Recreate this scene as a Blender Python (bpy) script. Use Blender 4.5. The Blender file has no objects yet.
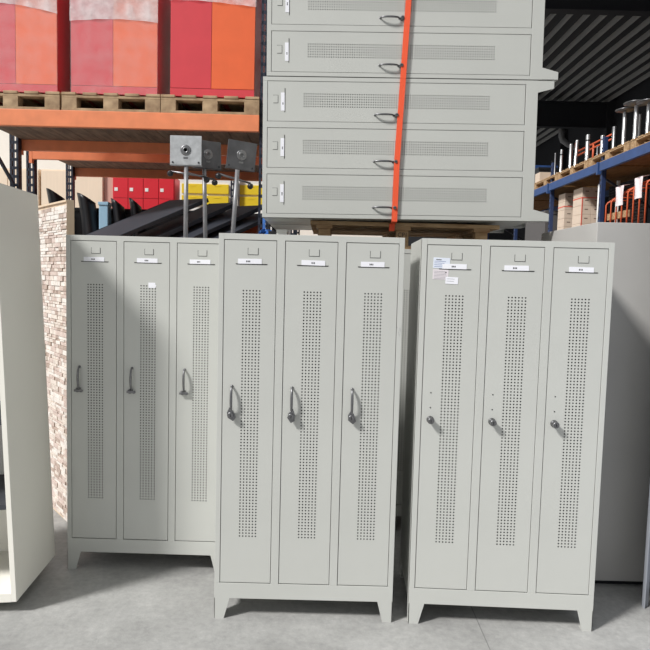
import bpy, bmesh, math, random
from mathutils import Vector, Matrix, Euler
random.seed(7)
S = bpy.context.scene
COL = S.collection

# ------------------------------------------------------------------ camera
cd = bpy.data.cameras.new('camera')
cd.sensor_width = 36.0
cd.lens = 634.1 / 650.0 * 36.0
cd.clip_end = 200
cam = bpy.data.objects.new('camera', cd)
COL.objects.link(cam)
cam.matrix_world = (Matrix.Translation((0, 0, 1.6156)) @ Matrix.Rotation(math.pi / 2 - 0.0758, 4, 'X')
                    @ Matrix.Rotation(0.0258, 4, 'Z'))
S.camera = cam

# ------------------------------------------------------------------ sky, sun, exposure
SKY = 0.50
SUN = 4.1
W_ = bpy.data.worlds.new('overcast_sky')
S.world = W_
W_.use_nodes = True
bgn = W_.node_tree.nodes['Background']
bgn.inputs[0].default_value = (0.94, 0.97, 1.0, 1)
bgn.inputs[1].default_value = SKY
sd = bpy.data.lights.new('sun', 'SUN')
sd.energy = SUN
sd.angle = math.radians(8.5)
sd.color = (1.0, 0.985, 0.96)
sun = bpy.data.objects.new('sun', sd)
COL.objects.link(sun)
sun.rotation_euler = Vector((0.62, 0.42, -0.68)).to_track_quat('-Z', 'Y').to_euler()
sun.location = (-6, -3, 7)
S.view_settings.view_transform = 'Standard'
S.view_settings.look = 'None'
S.view_settings.exposure = 0.0
S.view_settings.gamma = 1.0
S.view_settings.use_curve_mapping = False


# ------------------------------------------------------------------ materials
def srgb(r, g, b):
    f = lambda c: ((c / 255 + 0.055) / 1.055) ** 2.4 if c > 10 else c / 255 / 12.92
    return (f(r), f(g), f(b), 1)

def mat(name, col, rough=0.5, metal=0.0, var=0.0, scale=6.0, bump=0.0, bscale=40.0, spec=None, stretch=None, col2=None):
    m = bpy.data.materials.new(name)
    m.use_nodes = True
    nt = m.node_tree
    N = nt.nodes
    L = nt.links
    b = N['Principled BSDF']
    b.inputs['Base Color'].default_value = col
    b.inputs['Roughness'].default_value = rough
    b.inputs['Metallic'].default_value = metal
    if spec is not None:
        b.inputs['Specular IOR Level'].default_value = spec
    tc = N.new('ShaderNodeTexCoord')
    mp = N.new('ShaderNodeMapping')
    L.new(tc.outputs['Object'], mp.inputs[0])
    if stretch:
        mp.inputs['Scale'].default_value = stretch
    if var or col2:
        n = N.new('ShaderNodeTexNoise')
        n.inputs['Scale'].default_value = scale
        n.inputs['Detail'].default_value = 6
        L.new(mp.outputs[0], n.inputs['Vector'])
        r = N.new('ShaderNodeValToRGB')
        r.color_ramp.elements[0].position = 0.3
        r.color_ramp.elements[1].position = 0.7
        c2 = col2 or tuple(min(1, c * (1 + var)) for c in col[:3]) + (1,)
        c1 = col if col2 else tuple(c * (1 - var) for c in col[:3]) + (1,)
        r.color_ramp.elements[0].color = c1
        r.color_ramp.elements[1].color = c2
        L.new(n.outputs[0], r.inputs[0])
        L.new(r.outputs[0], b.inputs['Base Color'])
    if bump:
        n2 = N.new('ShaderNodeTexNoise')
        n2.inputs['Scale'].default_value = bscale
        n2.inputs['Detail'].default_value = 3
        L.new(mp.outputs[0], n2.inputs['Vector'])
        bp = N.new('ShaderNodeBump')
        bp.inputs['Strength'].default_value = bump
        bp.inputs['Distance'].default_value = 0.01
        L.new(n2.outputs[0], bp.inputs['Height'])
        L.new(bp.outputs[0], b.inputs['Normal'])
    return m

PAINT = mat('light_grey_paint', srgb(195, 196, 191), 0.42, var=0.025, scale=3.0, bump=0.02, bscale=9)
PAINT_IN = mat('locker_inside', srgb(150, 150, 146), 0.6)
HOLE_SHADE = mat('hole_shade_dark', srgb(46, 46, 46), 0.8)  # near black stands for the unlit locker inside seen through the holes
GAP = mat('dark_slot', (0.012, 0.012, 0.012, 1), 0.8)
STEEL = mat('zinc_steel', srgb(128, 128, 130), 0.36, metal=0.9, var=0.1, scale=60)
CHROME = mat('polished_steel', srgb(205, 206, 208), 0.28, metal=0.75)
GALV = mat('galvanised_plate', srgb(176, 178, 180), 0.5, metal=0.45, var=0.18, scale=26)
POLE = mat('grey_post_steel', srgb(142, 142, 145), 0.45, metal=0.4, var=0.1, scale=20)
DARK_PLATE = mat('dark_steel_plate', srgb(92, 92, 95), 0.5, metal=0.4, var=0.25, scale=14)  # darker grey than the galvanised plate
CARD = mat('white_card', srgb(240, 240, 246), 0.7)
PAPER_B = mat('bluish_paper', srgb(222, 228, 240), 0.7)
PAPER_P = mat('pinkish_paper', srgb(226, 218, 222), 0.7)
INK = mat('dark_ink', (0.03, 0.03, 0.035, 1), 0.8)
INKB = mat('blue_ink', srgb(60, 80, 150), 0.8)
INKG = mat('grey_ink', srgb(140, 140, 145), 0.8)
WOOD = mat('pallet_wood', srgb(150, 116, 82), 0.85, col2=srgb(196, 166, 128), scale=7, bump=0.3, bscale=30, stretch=(1, 6, 6))
WOODD = mat('weathered_pallet_wood', srgb(138, 112, 86), 0.9, col2=srgb(194, 166, 132), scale=9, bump=0.3, bscale=30)
DECK = mat('shelf_board_wood', srgb(104, 88, 76), 0.9, col2=srgb(146, 126, 108), scale=5, stretch=(5, 1, 5))
DECKB = mat('brown_shelf_wood', srgb(120, 88, 50), 0.9, col2=srgb(150, 112, 68), scale=5, stretch=(5, 1, 5))
ORANGE = mat('orange_beam_paint', srgb(230, 136, 92), 0.45, var=0.08, scale=9)
NAVY = mat('dark_navy_steel', srgb(38, 44, 60), 0.5, var=0.1)
NAVYB = mat('blue_upright_paint', srgb(36, 54, 92), 0.5)
BLUE = mat('blue_beam_paint', srgb(46, 76, 128), 0.45, var=0.12, scale=8)
RED = mat('red_cabinet_lacquer', srgb(210, 66, 74), 0.4, var=0.04)
REDO = mat('orange_door_lacquer', srgb(232, 104, 58), 0.4, var=0.04)
REDL = mat('red_locker_paint', srgb(214, 34, 50), 0.45)
YELLOW = mat('yellow_door_paint', srgb(236, 206, 40), 0.5)
WHITE = mat('white_paint', srgb(235, 235, 232), 0.5)
CREAM = mat('cream_wood', srgb(240, 220, 196), 0.6, var=0.04, scale=4, stretch=(6, 6, 0.5))
BLACK = mat('anthracite_board', srgb(52, 55, 63), 0.5, var=0.12, scale=5)
BLACKP = mat('black_plastic', srgb(24, 25, 29), 0.45)
BLUEBAG = mat('blue_webbing', srgb(48, 102, 176), 0.6, var=0.2, scale=30)
OWHITE = mat('off_white_cabinet', srgb(246, 243, 233), 0.45, var=0.015, scale=2)
DGREY = mat('anthracite_shelf', srgb(62, 64, 70), 0.5)
GREYBOX = mat('grey_cabinet_paint', srgb(178, 176, 173), 0.55, var=0.05, scale=2.2)
BLUEGREY = mat('blue_grey_steel', srgb(168, 172, 180), 0.45)
STRAP = mat('orange_red_strap', srgb(245, 92, 52), 0.6, bump=0.3, bscale=200)
EDGE = mat('pale_wood_edge', srgb(214, 192, 166), 0.6, var=0.06, scale=8, stretch=(6, 6, 0.6))
CARTON = mat('pale_carton', srgb(214, 196, 178), 0.8, var=0.04)
TAPE = mat('carton_print', srgb(120, 104, 92), 0.8)
PINK = mat('pink_strapping', srgb(228, 108, 92), 0.6)
CAGE = mat('orange_tube_paint', srgb(206, 96, 60), 0.45)
SHEET = mat('white_sheet', srgb(244, 230, 232), 0.8)
SLAT = mat('dark_slats', srgb(58, 58, 66), 0.6)
RIB_LIT = mat('lit_roof_rib', srgb(150, 150, 148), 0.5)  # lighter grey stands for light catching the ribs
ROOFD = mat('dark_roof_steel', srgb(30, 31, 37), 0.6)
WALLD = mat('dark_wall', srgb(34, 35, 40), 0.8)
WALLC = mat('white_wall', srgb(248, 240, 228), 0.8, var=0.02)
STONES = [mat('ledge_stone_' + n, srgb(*a), 0.85, col2=srgb(*b), scale=22, bump=0.5, bscale=60) for n, a, b in (
    ('cream', (196, 184, 174), (226, 216, 206)), ('pink', (184, 166, 156), (212, 196, 188)),
    ('brown', (160, 142, 132), (190, 172, 160)), ('pale', (208, 200, 192), (230, 224, 218)))]

def film_material(lo=0.22, hi=0.85, bump=0.8):
    m = bpy.data.materials.new('clear_stretch_film')
    m.use_nodes = True
    N, L = m.node_tree.nodes, m.node_tree.links
    b = N['Principled BSDF']
    b.inputs['Base Color'].default_value = (0.97, 0.90, 0.90, 1)
    b.inputs['Roughness'].default_value = 0.22
    tc = N.new('ShaderNodeTexCoord')
    n = N.new('ShaderNodeTexNoise')
    n.inputs['Scale'].default_value = 9
    n.inputs['Detail'].default_value = 8
    L.new(tc.outputs['Object'], n.inputs['Vector'])
    r = N.new('ShaderNodeMapRange')
    r.inputs[1].default_value = 0.35
    r.inputs[2].default_value = 0.75
    r.inputs[3].default_value = lo
    r.inputs[4].default_value = hi
    L.new(n.outputs[0], r.inputs[0])
    L.new(r.outputs[0], b.inputs['Alpha'])
    bp = N.new('ShaderNodeBump')
    bp.inputs['Strength'].default_value = bump
    bp.inputs['Distance'].default_value = 0.03
    L.new(n.outputs[0], bp.inputs['Height'])
    L.new(bp.outputs[0], b.inputs['Normal'])
    return m
FILM = film_material(0.30, 0.72, 0.5)
FILM1 = film_material(0.05, 0.11, 0.03)

def floor_material():
    m = bpy.data.materials.new('concrete_floor')
    m.use_nodes = True
    N, L = m.node_tree.nodes, m.node_tree.links
    b = N['Principled BSDF']
    b.inputs['Roughness'].default_value = 0.62
    tc = N.new('ShaderNodeTexCoord')
    def noise(sc, det, p0, p1, c0, c1):
        n = N.new('ShaderNodeTexNoise')
        n.inputs['Scale'].default_value = sc
        n.inputs['Detail'].default_value = det
        n.inputs['Roughness'].default_value = 0.65
        L.new(tc.outputs['Object'], n.inputs['Vector'])
        r = N.new('ShaderNodeValToRGB')
        r.color_ramp.elements[0].position = p0
        r.color_ramp.elements[1].position = p1
        r.color_ramp.elements[0].color = c0
        r.color_ramp.elements[1].color = c1
        L.new(n.outputs[0], r.inputs[0])
        return r, n
    r1, n1 = noise(2.2, 9, 0.32, 0.68, (0.31, 0.308, 0.301, 1), (0.46, 0.458, 0.447, 1))
    r2, n2 = noise(30, 10, 0.32, 0.68, (0.84, 0.84, 0.84, 1), (1.08, 1.08, 1.07, 1))
    mx = N.new('ShaderNodeMix')
    mx.data_type = 'RGBA'
    mx.blend_type = 'MULTIPLY'
    mx.inputs[0].default_value = 1
    L.new(r1.outputs[0], mx.inputs[6])
    L.new(r2.outputs[0], mx.inputs[7])
    # saw-cut joints running away from the camera
    sx = N.new('ShaderNodeSeparateXYZ')
    L.new(tc.outputs['Object'], sx.inputs[0])
    def math_(op, a, v):
        q = N.new('ShaderNodeMath')
        q.operation = op
        L.new(a, q.inputs[0])
        q.inputs[1].default_value = v
        return q.outputs[0]
    u = math_('ADD', sx.outputs[0], -0.76 + 16.0)
    u = math_('MODULO', u, 4.0)
    u = math_('LESS_THAN', u, 0.005)
    u = math_('MULTIPLY', u, 0.55)
    mx2 = N.new('ShaderNodeMix')
    mx2.data_type = 'RGBA'
    L.new(u, mx2.inputs[0])
    L.new(mx.outputs[2], mx2.inputs[6])
    mx2.inputs[7].default_value = (0.1, 0.1, 0.1, 1)
    L.new(mx2.outputs[2], b.inputs['Base Color'])
    bp = N.new('ShaderNodeBump')
    bp.inputs['Strength'].default_value = 0.3
    bp.inputs['Distance'].default_value = 0.01
    L.new(n2.outputs[0], bp.inputs['Height'])
    L.new(bp.outputs[0], b.inputs['Normal'])
    return m
CONCRETE = floor_material()

# ------------------------------------------------------------------ mesh helpers
def merge(bm, t, mi=0):
    for f in t.faces:
        f.material_index = mi
    me = bpy.data.meshes.new('tmp')
    t.to_mesh(me)
    t.free()
    bm.from_mesh(me)
    bpy.data.meshes.remove(me)

def box(bm, x0, x1, y0, y1, z0, z1, bev=0.0, mi=0, M=None):
    t = bmesh.new()
    bmesh.ops.create_cube(t, size=1)
    for v in t.verts:
        v.co = Vector(((x0 + x1) / 2 + v.co.x * (x1 - x0), (y0 + y1) / 2 + v.co.y * (y1 - y0), (z0 + z1) / 2 + v.co.z * (z1 - z0)))
    if bev:
        bmesh.ops.bevel(t, geom=t.edges[:], offset=bev, segments=2, affect='EDGES', profile=0.5)
    if M:
        t.transform(M)
    merge(bm, t, mi)

def obox(bm, o, a, b, c, bev=0.0, mi=0):
    """box from corner o along the vectors a, b, c"""
    o, a, b, c = map(Vector, (o, a, b, c))
    M = Matrix((a, b, c)).transposed().to_4x4()
    t = bmesh.new()
    bmesh.ops.create_cube(t, size=1)
    for v in t.verts:
        q = v.co + Vector((.5, .5, .5))
        v.co = o + a * q.x + b * q.y + c * q.z
    if bev:
        bmesh.ops.bevel(t, geom=t.edges[:], offset=bev, segments=1, affect='EDGES')
    bmesh.ops.recalc_face_normals(t, faces=t.faces[:])
    merge(bm, t, mi)

def prism(bm, pts, ax, d0, d1, mi=0, bev=0.0):
    """polygon extruded along axis ax (0 x, 1 y, 2 z); pts hold the other two coordinates in order"""
    t = bmesh.new()
    def P(p, d):
        l = list(p)
        l.insert(ax, d)
        return Vector(l)
    A = [t.verts.new(P(p, d0)) for p in pts]
    B = [t.verts.new(P(p, d1)) for p in pts]
    t.faces.new(A)
    t.faces.new(B[::-1])
    n = len(pts)
    for i in range(n):
        t.faces.new((A[i], A[(i + 1) % n], B[(i + 1) % n], B[i]))
    bmesh.ops.recalc_face_normals(t, faces=t.faces[:])
    if bev:
        bmesh.ops.bevel(t, geom=t.edges[:], offset=bev, segments=1, affect='EDGES')
    merge(bm, t, mi)

def tube(bm, pts, r, seg=10, mi=0, closed=False):
    pts = [Vector(p) for p in pts]
    t = bmesh.new()
    rings = []
    n = len(pts)
    up = None
    for i, p in enumerate(pts):
        d = (pts[min(i + 1, n - 1)] - pts[max(i - 1, 0)]).normalized()
        if up is None:
            up = Vector((0, 0, 1)) if abs(d.z) < .9 else Vector((1, 0, 0))
        s = d.cross(up).normalized()
        up = s.cross(d).normalized()
        rr = r[i] if isinstance(r, (list, tuple)) else r
        rings.append([t.verts.new(p + (s * math.cos(2 * math.pi * k / seg) + up * math.sin(2 * math.pi * k / seg)) * rr) for k in range(seg)])
    for a, b in zip(rings, rings[1:]):
        for k in range(seg):
            t.faces.new((a[k], a[(k + 1) % seg], b[(k + 1) % seg], b[k]))
    t.faces.new(rings[0][::-1])
    t.faces.new(rings[-1])
    bmesh.ops.recalc_face_normals(t, faces=t.faces[:])
    for f in t.faces:
        f.smooth = len(f.verts) == 4
    merge(bm, t, mi)

def lathe(bm, prof, c, ax='z', seg=20, mi=0):
    """profile of (radius, height) turned about an axis through c"""
    t = bmesh.new()
    rings = []
    for r, h in prof:
        ring = []
        for k in range(seg):
            a = 2 * math.pi * k / seg
            x, y = r * math.cos(a), r * math.sin(a)
            v = Vector((x, y, h)) if ax == 'z' else Vector((x, -h, y))
            ring.append(t.verts.new(Vector(c) + v))
        rings.append(ring)
    for a, b in zip(rings, rings[1:]):
        for k in range(seg):
            t.faces.new((a[k], a[(k + 1) % seg], b[(k + 1) % seg], b[k]))
    t.faces.new(rings[0])
    t.faces.new(rings[-1])
    bmesh.ops.recalc_face_normals(t, faces=t.faces[:])
    for f in t.faces:
        f.smooth = len(f.verts) == 4
    merge(bm, t, mi)

def mesh(name, fill, mats):
    bm = bmesh.new()
    fill(bm)
    me = bpy.data.meshes.new(name)
    bm.to_mesh(me)
    bm.free()
    for m in (mats if isinstance(mats, (list, tuple)) else [mats]):
        me.materials.append(m)
    return me

def put(name, me, parent=None, loc=(0, 0, 0), rot=(0, 0, 0)):
    o = bpy.data.objects.new(name, me)
    COL.objects.link(o)
    o.parent = parent
    o.location = loc
    o.rotation_euler = rot
    return o

def part(name, fill, mats, parent=None, loc=(0, 0, 0), rot=(0, 0, 0)):
    return put(name, mesh(name, fill, mats), parent, loc, rot)

def tag(o, label, cat, group=None):
    o['label'] = label
    o['category'] = cat
    if group:
        o['group'] = group
    return o

def thing(name, label, cat, loc=(0, 0, 0), rot=(0, 0, 0), group=None):
    return tag(put(name, None, None, loc, rot), label, cat, group)

def copy_tree(o, parent=None):
    c = o.copy()
    COL.objects.link(c)
    c.parent = parent
    for ch in list(o.children):
        copy_tree(ch, c)
    return c

def struct(name, fill, m):
    o = part(name, fill, m)
    o['kind'] = 'structure'
    return o

# ------------------------------------------------------------------ the setting
struct('floor', lambda b: box(b, -12, 12, -9, 26, -0.2, 0), CONCRETE)
struct('wall_left', lambda b: box(b, -12, 1.0, 11.6, 11.8, 0, 6.2), WALLC)
def roof_fill(b):
    H = 6.2
    box(b, 2.0, 7.2, -5.0, 25.0, H + 0.097, H + 0.13)  # front stretch is out of view, extended to cut sky light
    x = 2.05
    while x < 7.1:
        prism(b, [(x, H + 0.10), (x + 0.012, H), (x + 0.034, H), (x + 0.046, H + 0.10)], 1, -5.0, 25.0, mi=1)
        x += 0.29
struct('ceiling', roof_fill, [ROOFD, RIB_LIT])
def truss(y, h):
    def f(b):
        box(b, 2.0, 7.2, y, y + 0.02, 6.2 - h, 6.2)
        box(b, 2.0, 7.2, y - 0.08, y + 0.1, 6.2 - h - 0.02, 6.2 - h)
        box(b, 2.0, 7.2, y - 0.08, y + 0.1, 6.18, 6.2)
    return f
struct('trim_1', truss(10.05, 0.42), ROOFD)
struct('trim_2', truss(16.5, 0.62), ROOFD)
struct('wall_back', lambda b: box(b, 1.0, 7.4, 25.0, 25.2, 0, 6.3), WALLD)
def rwall(b):
    box(b, 7.2, 7.4, -5.0, 25.0, 0, 6.3)  # carried forward out of view to hold back light from the right
    for y in (10.0, 13.2, 16.4, 19.6):
        box(b, 7.0, 7.2, y, y + 0.2, 0, 6.25)
    box(b, 7.12, 7.2, 8.0, 25, 4.2, 4.4)
struct('wall_right', rwall, WALLD)

# ------------------------------------------------------------------ lockers
LW, LD, LH = 0.848, 0.50, 1.80
ST, DW, MS = 0.024, 0.242, 0.037           # outer stile, door width, stile between doors
DZ0, DZ1 = 0.174, 1.773
def door_x(k):
    return ST + k * (DW + MS)

def carcass_fill(b):
    T = 0.004
    z0 = 0.098
    box(b, 0, T, 0.0, LD, z0, LH, 0.001)                       # sides
    box(b, LW - T, LW, 0.0, LD, z0, LH, 0.001)
    box(b, T, LW - T, LD - T, LD, z0, LH)                      # back
    box(b, T, LW - T, 0.0, LD - T, LH - T, LH, 0.001)          # top
    box(b, T, LW - T, 0.03, LD - T, 0.16, 0.164)               # bottom
    for x0, x1 in ((0.0, ST), (LW - ST, LW)):                  # front frame stiles
        box(b, x0, x1, -0.001, 0.026, DZ0 - 0.002, LH, 0.0012)
    for k in (0, 1):
        x0 = door_x(k) + DW
        box(b, x0, x0 + MS, -0.001, 0.026, DZ0 - 0.002, DZ1 + 0.002, 0.0012)
        box(b, x0 + MS / 2 - 0.002, x0 + MS / 2 + 0.002, 0.026, LD - T, 0.164, LH - T)
    box(b, ST, LW - ST, -0.001, 0.026, DZ1, LH, 0.0012)        # top rail
    for k in range(3):                                          # hat shelf behind each door
        box(b, door_x(k), door_x(k) + DW, 0.05, LD - T, 1.48, 1.484)
def plinth_fill(b):
    box(b, 0, LW, -0.001, 0.02, 0.098, DZ0 - 0.002, 0.0012)
    box(b, 0.004, LW - 0.004, 0.02, 0.05, 0.098, 0.101)
def foot_fill(sx, sy):
    def f(b):
        m = lambda x: x if sx == 0 else LW - x
        y0, y1 = (-0.001, 0.003) if sy == 0 else (LD - 0.003, LD)
        prism(b, [(m(0.0), 0.0), (m(0.046), 0.0), (m(0.072), 0.099), (m(0.0), 0.099)], 1, y0, y1)
        n = lambda y: y - 0.001 if sy == 0 else LD - y
        x0, x1 = (0.0, 0.003) if sx == 0 else (LW - 0.003, LW)
        prism(b, [(n(0.0), 0.0), (n(0.045), 0.0), (n(0.07), 0.099), (n(0.0), 0.099)], 0, x0, x1)
        box(b, min(m(0.001), m(0.045)), max(m(0.001), m(0.045)), min(n(0.002), n(0.044)), max(n(0.002), n(0.044)), 0.0, 0.003)
    return f

HC, HR, PX, PZ = 6, 81, 0.0150, 0.0143
def door_fill(b):
    g = 0.0028
    x0, x1, z0, z1 = g, DW - g, DZ0 + g, DZ1 - g
    px0 = 0.129 - HC * PX / 2
    pz0 = 0.393
    px1, pz1 = px0 + HC * PX, pz0 + HR * PZ
    V = lambda x, z, y=0.0: b.verts.new((x, y, z))
    def quad(a, bb, c, d):
        b.faces.new((V(*a), V(*bb), V(*c), V(*d)))
    quad((x0, z0), (x1, z0), (x1, pz0), (x0, pz0))
    quad((x0, pz1), (x1, pz1), (x1, z1), (x0, z1))
    quad((x0, pz0), (px0, pz0), (px0, pz1), (x0, pz1))
    quad((px1, pz0), (x1, pz0), (x1, pz1), (px1, pz1))
    R = 0.0037
    cc = {}
    def cv(i, j):
        if (i, j) not in cc:
            cc[(i, j)] = V(px0 + i * PX, pz0 + j * PZ)
        return cc[(i, j)]
    for i in range(HC):
        for j in range(HR):
            cx, cz = px0 + (i + .5) * PX, pz0 + (j + .5) * PZ
            o = [V(cx + R * math.cos(math.radians(22.5 + 45 * k)), cz + R * math.sin(math.radians(22.5 + 45 * k))) for k in range(8)]
            q = [cv(i + 1, j + 1), cv(i, j + 1), cv(i, j), cv(i + 1, j)]   # NE NW SW SE
            b.faces.new((q[3], q[0], o[0], o[7]))
            b.faces.new((q[0], o[1], o[0]))
            b.faces.new((q[0], q[1], o[2], o[1]))
            b.faces.new((q[1], o[3], o[2]))
            b.faces.new((q[1], q[2], o[4], o[3]))
            b.faces.new((q[2], o[5], o[4]))
            b.faces.new((q[2], q[3], o[6], o[5]))
            b.faces.new((q[3], o[7], o[6]))
    for (ax0, ax1, az0, az1) in ((x0, x0, z0, z1), (x1, x1, z0, z1)):      # folded edges
        b.faces.new((V(ax0, az0), V(ax0, az0, .02), V(ax0, az1, .02), V(ax0, az1)))
    for zz in (z0, z1):
        b.faces.new((V(x0, zz), V(x0, zz, .02), V(x1, zz, .02), V(x1, zz)))
    bmesh.ops.recalc_face_normals(b, faces=b.faces[:])
    for f in b.faces:
        if abs(f.normal.y) > .9 and f.normal.y > 0:
            f.normal_flip()

def hole_shade_fill(b):
    box(b, 0.06, 0.198, 0.010, 0.012, 0.37, 1.58)  # added sheet, its dark colour is the shade behind the perforation
def handle_fill(b):
    pts = []
    for i in range(15):
        a = math.pi * i / 14
        pts.append((0, -0.002 - 0.025 * math.sin(a) ** 0.8, 0.058 * math.cos(a)))
    tube(b, pts, [0.0042 + 0.0022 * math.sin(math.pi * i / 14) for i in range(15)], 8)
    for z in (0.058, -0.058):
        lathe(b, [(0.007, 0), (0.007, 0.003), (0.004, 0.005)], (0, 0, z), 'y', 10)
def knob_fill(b):
    lathe(b, [(0.0165, 0), (0.0165, 0.004), (0.012, 0.006), (0.0115, 0.018), (0.0145, 0.021), (0.0145, 0.034), (0.012, 0.037), (0.0, 0.037)][:-1], (0, 0, 0), 'y', 20)
    box(b, -0.0015, 0.0015, -0.0385, -0.036, -0.006, 0.006, mi=1)
def lock_fill(b):
    lathe(b, [(0.014, 0), (0.014, 0.004), (0.011, 0.007), (0.0105, 0.022), (0.009, 0.025)], (0, 0, 0), 'y', 18)
    box(b, -0.0015, 0.0015, -0.027, -0.024, -0.006, 0.006, mi=1)
def hasp_fill(b):                                   # hanging hasp with the lock barrel on it
    prism(b, [(-0.015, 0.014), (0.0, 0.036), (0.013, 0.016), (0.021, -0.016), (0.006, -0.030), (-0.016, -0.010)], 1, -0.024, -0.018, bev=0.001)
    lathe(b, [(0.012, 0), (0.012, 0.02), (0.015, 0.022), (0.015, 0.030), (0.012, 0.032)], (0, 0, 0), 'y', 18)
    box(b, -0.0012, 0.0012, -0.034, -0.031, -0.006, 0.006, mi=1)
def keylock_fill(b):                                # barrel lock with a key left in it, turned sideways
    lathe(b, [(0.012, 0), (0.012, 0.004), (0.010, 0.006), (0.0095, 0.014), (0.008, 0.016)], (-0.008, 0, 0), 'y', 16)
    box(b, -0.02, 0.022, -0.020, -0.015, -0.006, 0.006, 0.001)
    lathe(b, [(0.008, 0.013), (0.008, 0.019)], (0.018, 0, -0.001), 'y', 12)
def card_fill(seed):
    def f(b):
        r = random.Random(seed)
        box(b, -0.054, 0.054, -0.0016, -0.0002, 0.0, 0.0225)
        x = -0.012 + r.uniform(-.006, .004)
        for k in range(3):
            w = r.choice((0.0022, 0.0042, 0.0046))
            box(b, x, x + w, -0.0019, -0.0017, 0.007, 0.0145, mi=1)
            x += w + 0.0022
    return f
def slot_fill(b):
    prism(b, [(-0.073, 0.001), (0.073, 0.001), (0.070, -0.003), (-0.070, -0.003)], 1, -0.0012, 0.0004)
def tab_fill(b):
    w, h, t = 0.024, 0.031, 0.0018
    box(b, -w, -w + t, -0.0012, 0.0003, 0, h)
    box(b, w - t, w, -0.0012, 0.0003, 0, h)
    box(b, -w, w, -0.0012, 0.0003, 0, t)
    box(b, -w + t, w - t, -0.0022, 0.0, t, h - 0.004, mi=1)
def screw_fill(b):
    lathe(b, [(0.003, 0), (0.003, 0.0012), (0.002, 0.0016)], (0, 0, 0), 'y', 8)

ME = dict(hole_shade=mesh('hole_shade_sheet', hole_shade_fill, HOLE_SHADE), carcass=mesh('carcass', carcass_fill, PAINT), plinth=mesh('plinth', plinth_fill, PAINT), door=mesh('door', door_fill, PAINT),
          handle=mesh('handle', handle_fill, STEEL), knob=mesh('knob', knob_fill, [STEEL, GAP]), lock=mesh('lock', lock_fill, [STEEL, GAP]),
          hasp=mesh('hasp', hasp_fill, [STEEL, GAP]), keylock=mesh('keylock', keylock_fill, STEEL),
          slot=mesh('card_slot', slot_fill, GAP), tab=mesh('vent_tab', tab_fill, [GAP, PAINT]), screw=mesh('screw_hole', screw_fill, GAP))
FEET = {(sx, sy): mesh('foot', foot_fill(sx, sy), PAINT) for sx in (0, 1) for sy in (0, 1)}
seedc = [10]

def locker(label, loc, rot=(0, 0, 0), style='handle', group='grey three door lockers', plain=False):
    t = thing('locker', label, 'locker', loc, rot, group)
    put('carcass', ME['carcass'], t)
    put('plinth', ME['plinth'], t)
    for key, me in FEET.items():
        put('foot', me, t)
    doors = []
    for k in range(3):
        d = put('door', ME['door'], t, (door_x(k), 0, 0))
        doors.append(d)
        put('hole_shade_sheet', ME['hole_shade'], d)
        seedc[0] += 1
        if plain:
            continue
        j = random.Random(seedc[0]).uniform(-.006, .006)
        put('name_card', mesh('name_card', card_fill(seedc[0]), [CARD, INK]), d, (0.124 + j, 0, 1.6655), (0, random.Random(seedc[0]).uniform(-.01, .01), 0))
        put('card_slot', ME['slot'], d, (0.127, 0, 1.665))
        put('vent_tab', ME['tab'], d, (0.133, 0, 1.706))
        if style == 'handle':
            put('handle', ME['handle'], d, (0.0455, 0, 1.047))
            put('lock', ME['hasp'], d, (0.0445, 0, 0.976), (0, random.Random(seedc[0]).uniform(-.25, .25), 0))
        elif style == 'key':
            put('handle', ME['handle'], d, (0.0455, 0, 1.05))
            put('lock', ME['keylock'], d, (0.042, 0, 0.983))
        elif style == 'stack':
            put('handle', ME['handle'], d, (0.0455, 0, 1.047))
            put('lock', ME['lock'], d, (0.0445, 0, 0.970))
        else:
            put('knob', ME['knob'], d, (0.042, 0, 0.976))
            for z in (1.031, 1.100):
                put('screw_hole', ME['screw'], d, (0.041, 0, z))
    return t, doors

left, ld = locker('grey three door locker beside the stone panel, leftmost and farthest of the front row',
                  (-1.363, 3.3304, 0), (0, 0, -0.0105), 'key')
def tape_fill(b):
    box(b, -0.018, 0.018, -0.0008, -0.0002, -0.014, 0.014)
    box(b, -0.004, 0.022, -0.0012, -0.0004, -0.004, 0.011, M=Matrix.Rotation(0.4, 4, 'Y'))
part('sticker_remnant', tape_fill, CARD, ld[1], (0.148, 0, 1.548))
mid, md = locker('grey three door locker with pull handles, middle one of the front row',
                 (-0.4875, 2.8749, 0), (0, 0, 0.0015), 'handle')
mid.scale.x = 0.988
def pen_fill(b):
    for k, (z, w) in enumerate(((0, .007), (.012, .005), (.02, .007), (.034, .005), (.044, .007))):
        box(b, -w / 2, w / 2, -0.0006, 0, z, z + 0.0022, M=Matrix.Rotation(0.3 * (-1) ** k, 4, 'Y'))
    box(b, 0.002, 0.0036, -0.0006, 0, 0.02, 0.034)
part('pen_mark', pen_fill, INKG, mid, (LW - 0.012, -0.001, 1.36))
right, rd = locker('grey three door locker with round knobs and paper labels, right of the front row',
                   (0.4266, 2.871, 0), (0, 0, -0.0344), 'knob')
right.scale.x = 1.007
def paper(b, w, h, lines, seed, mi_ink=1, head=False):
    box(b, 0, w, -0.001, -0.0002, 0, h)
    r = random.Random(seed)
    z = h - 0.008
    for k in range(lines):
        x1 = r.uniform(.5, .95) * w
        tk = 0.0032 if head and k == 0 else 0.0014
        box(b, 0.012 if head and k == 0 else 0.005, x1 * (.8 if head and k == 0 else 1), -0.0014, -0.001, z - tk, z, mi=2 if head and k == 0 else 1)
        z -= h / (lines + 1)
part('delivery_label', lambda b: paper(b, 0.074, 0.048, 5, 3, head=True), [PAPER_B, INKB, INK], rd[0], (0.0285, 0, 1.668), (0, 0.03, 0))['label'] = 'bluish paper label with printed lines'
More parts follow.
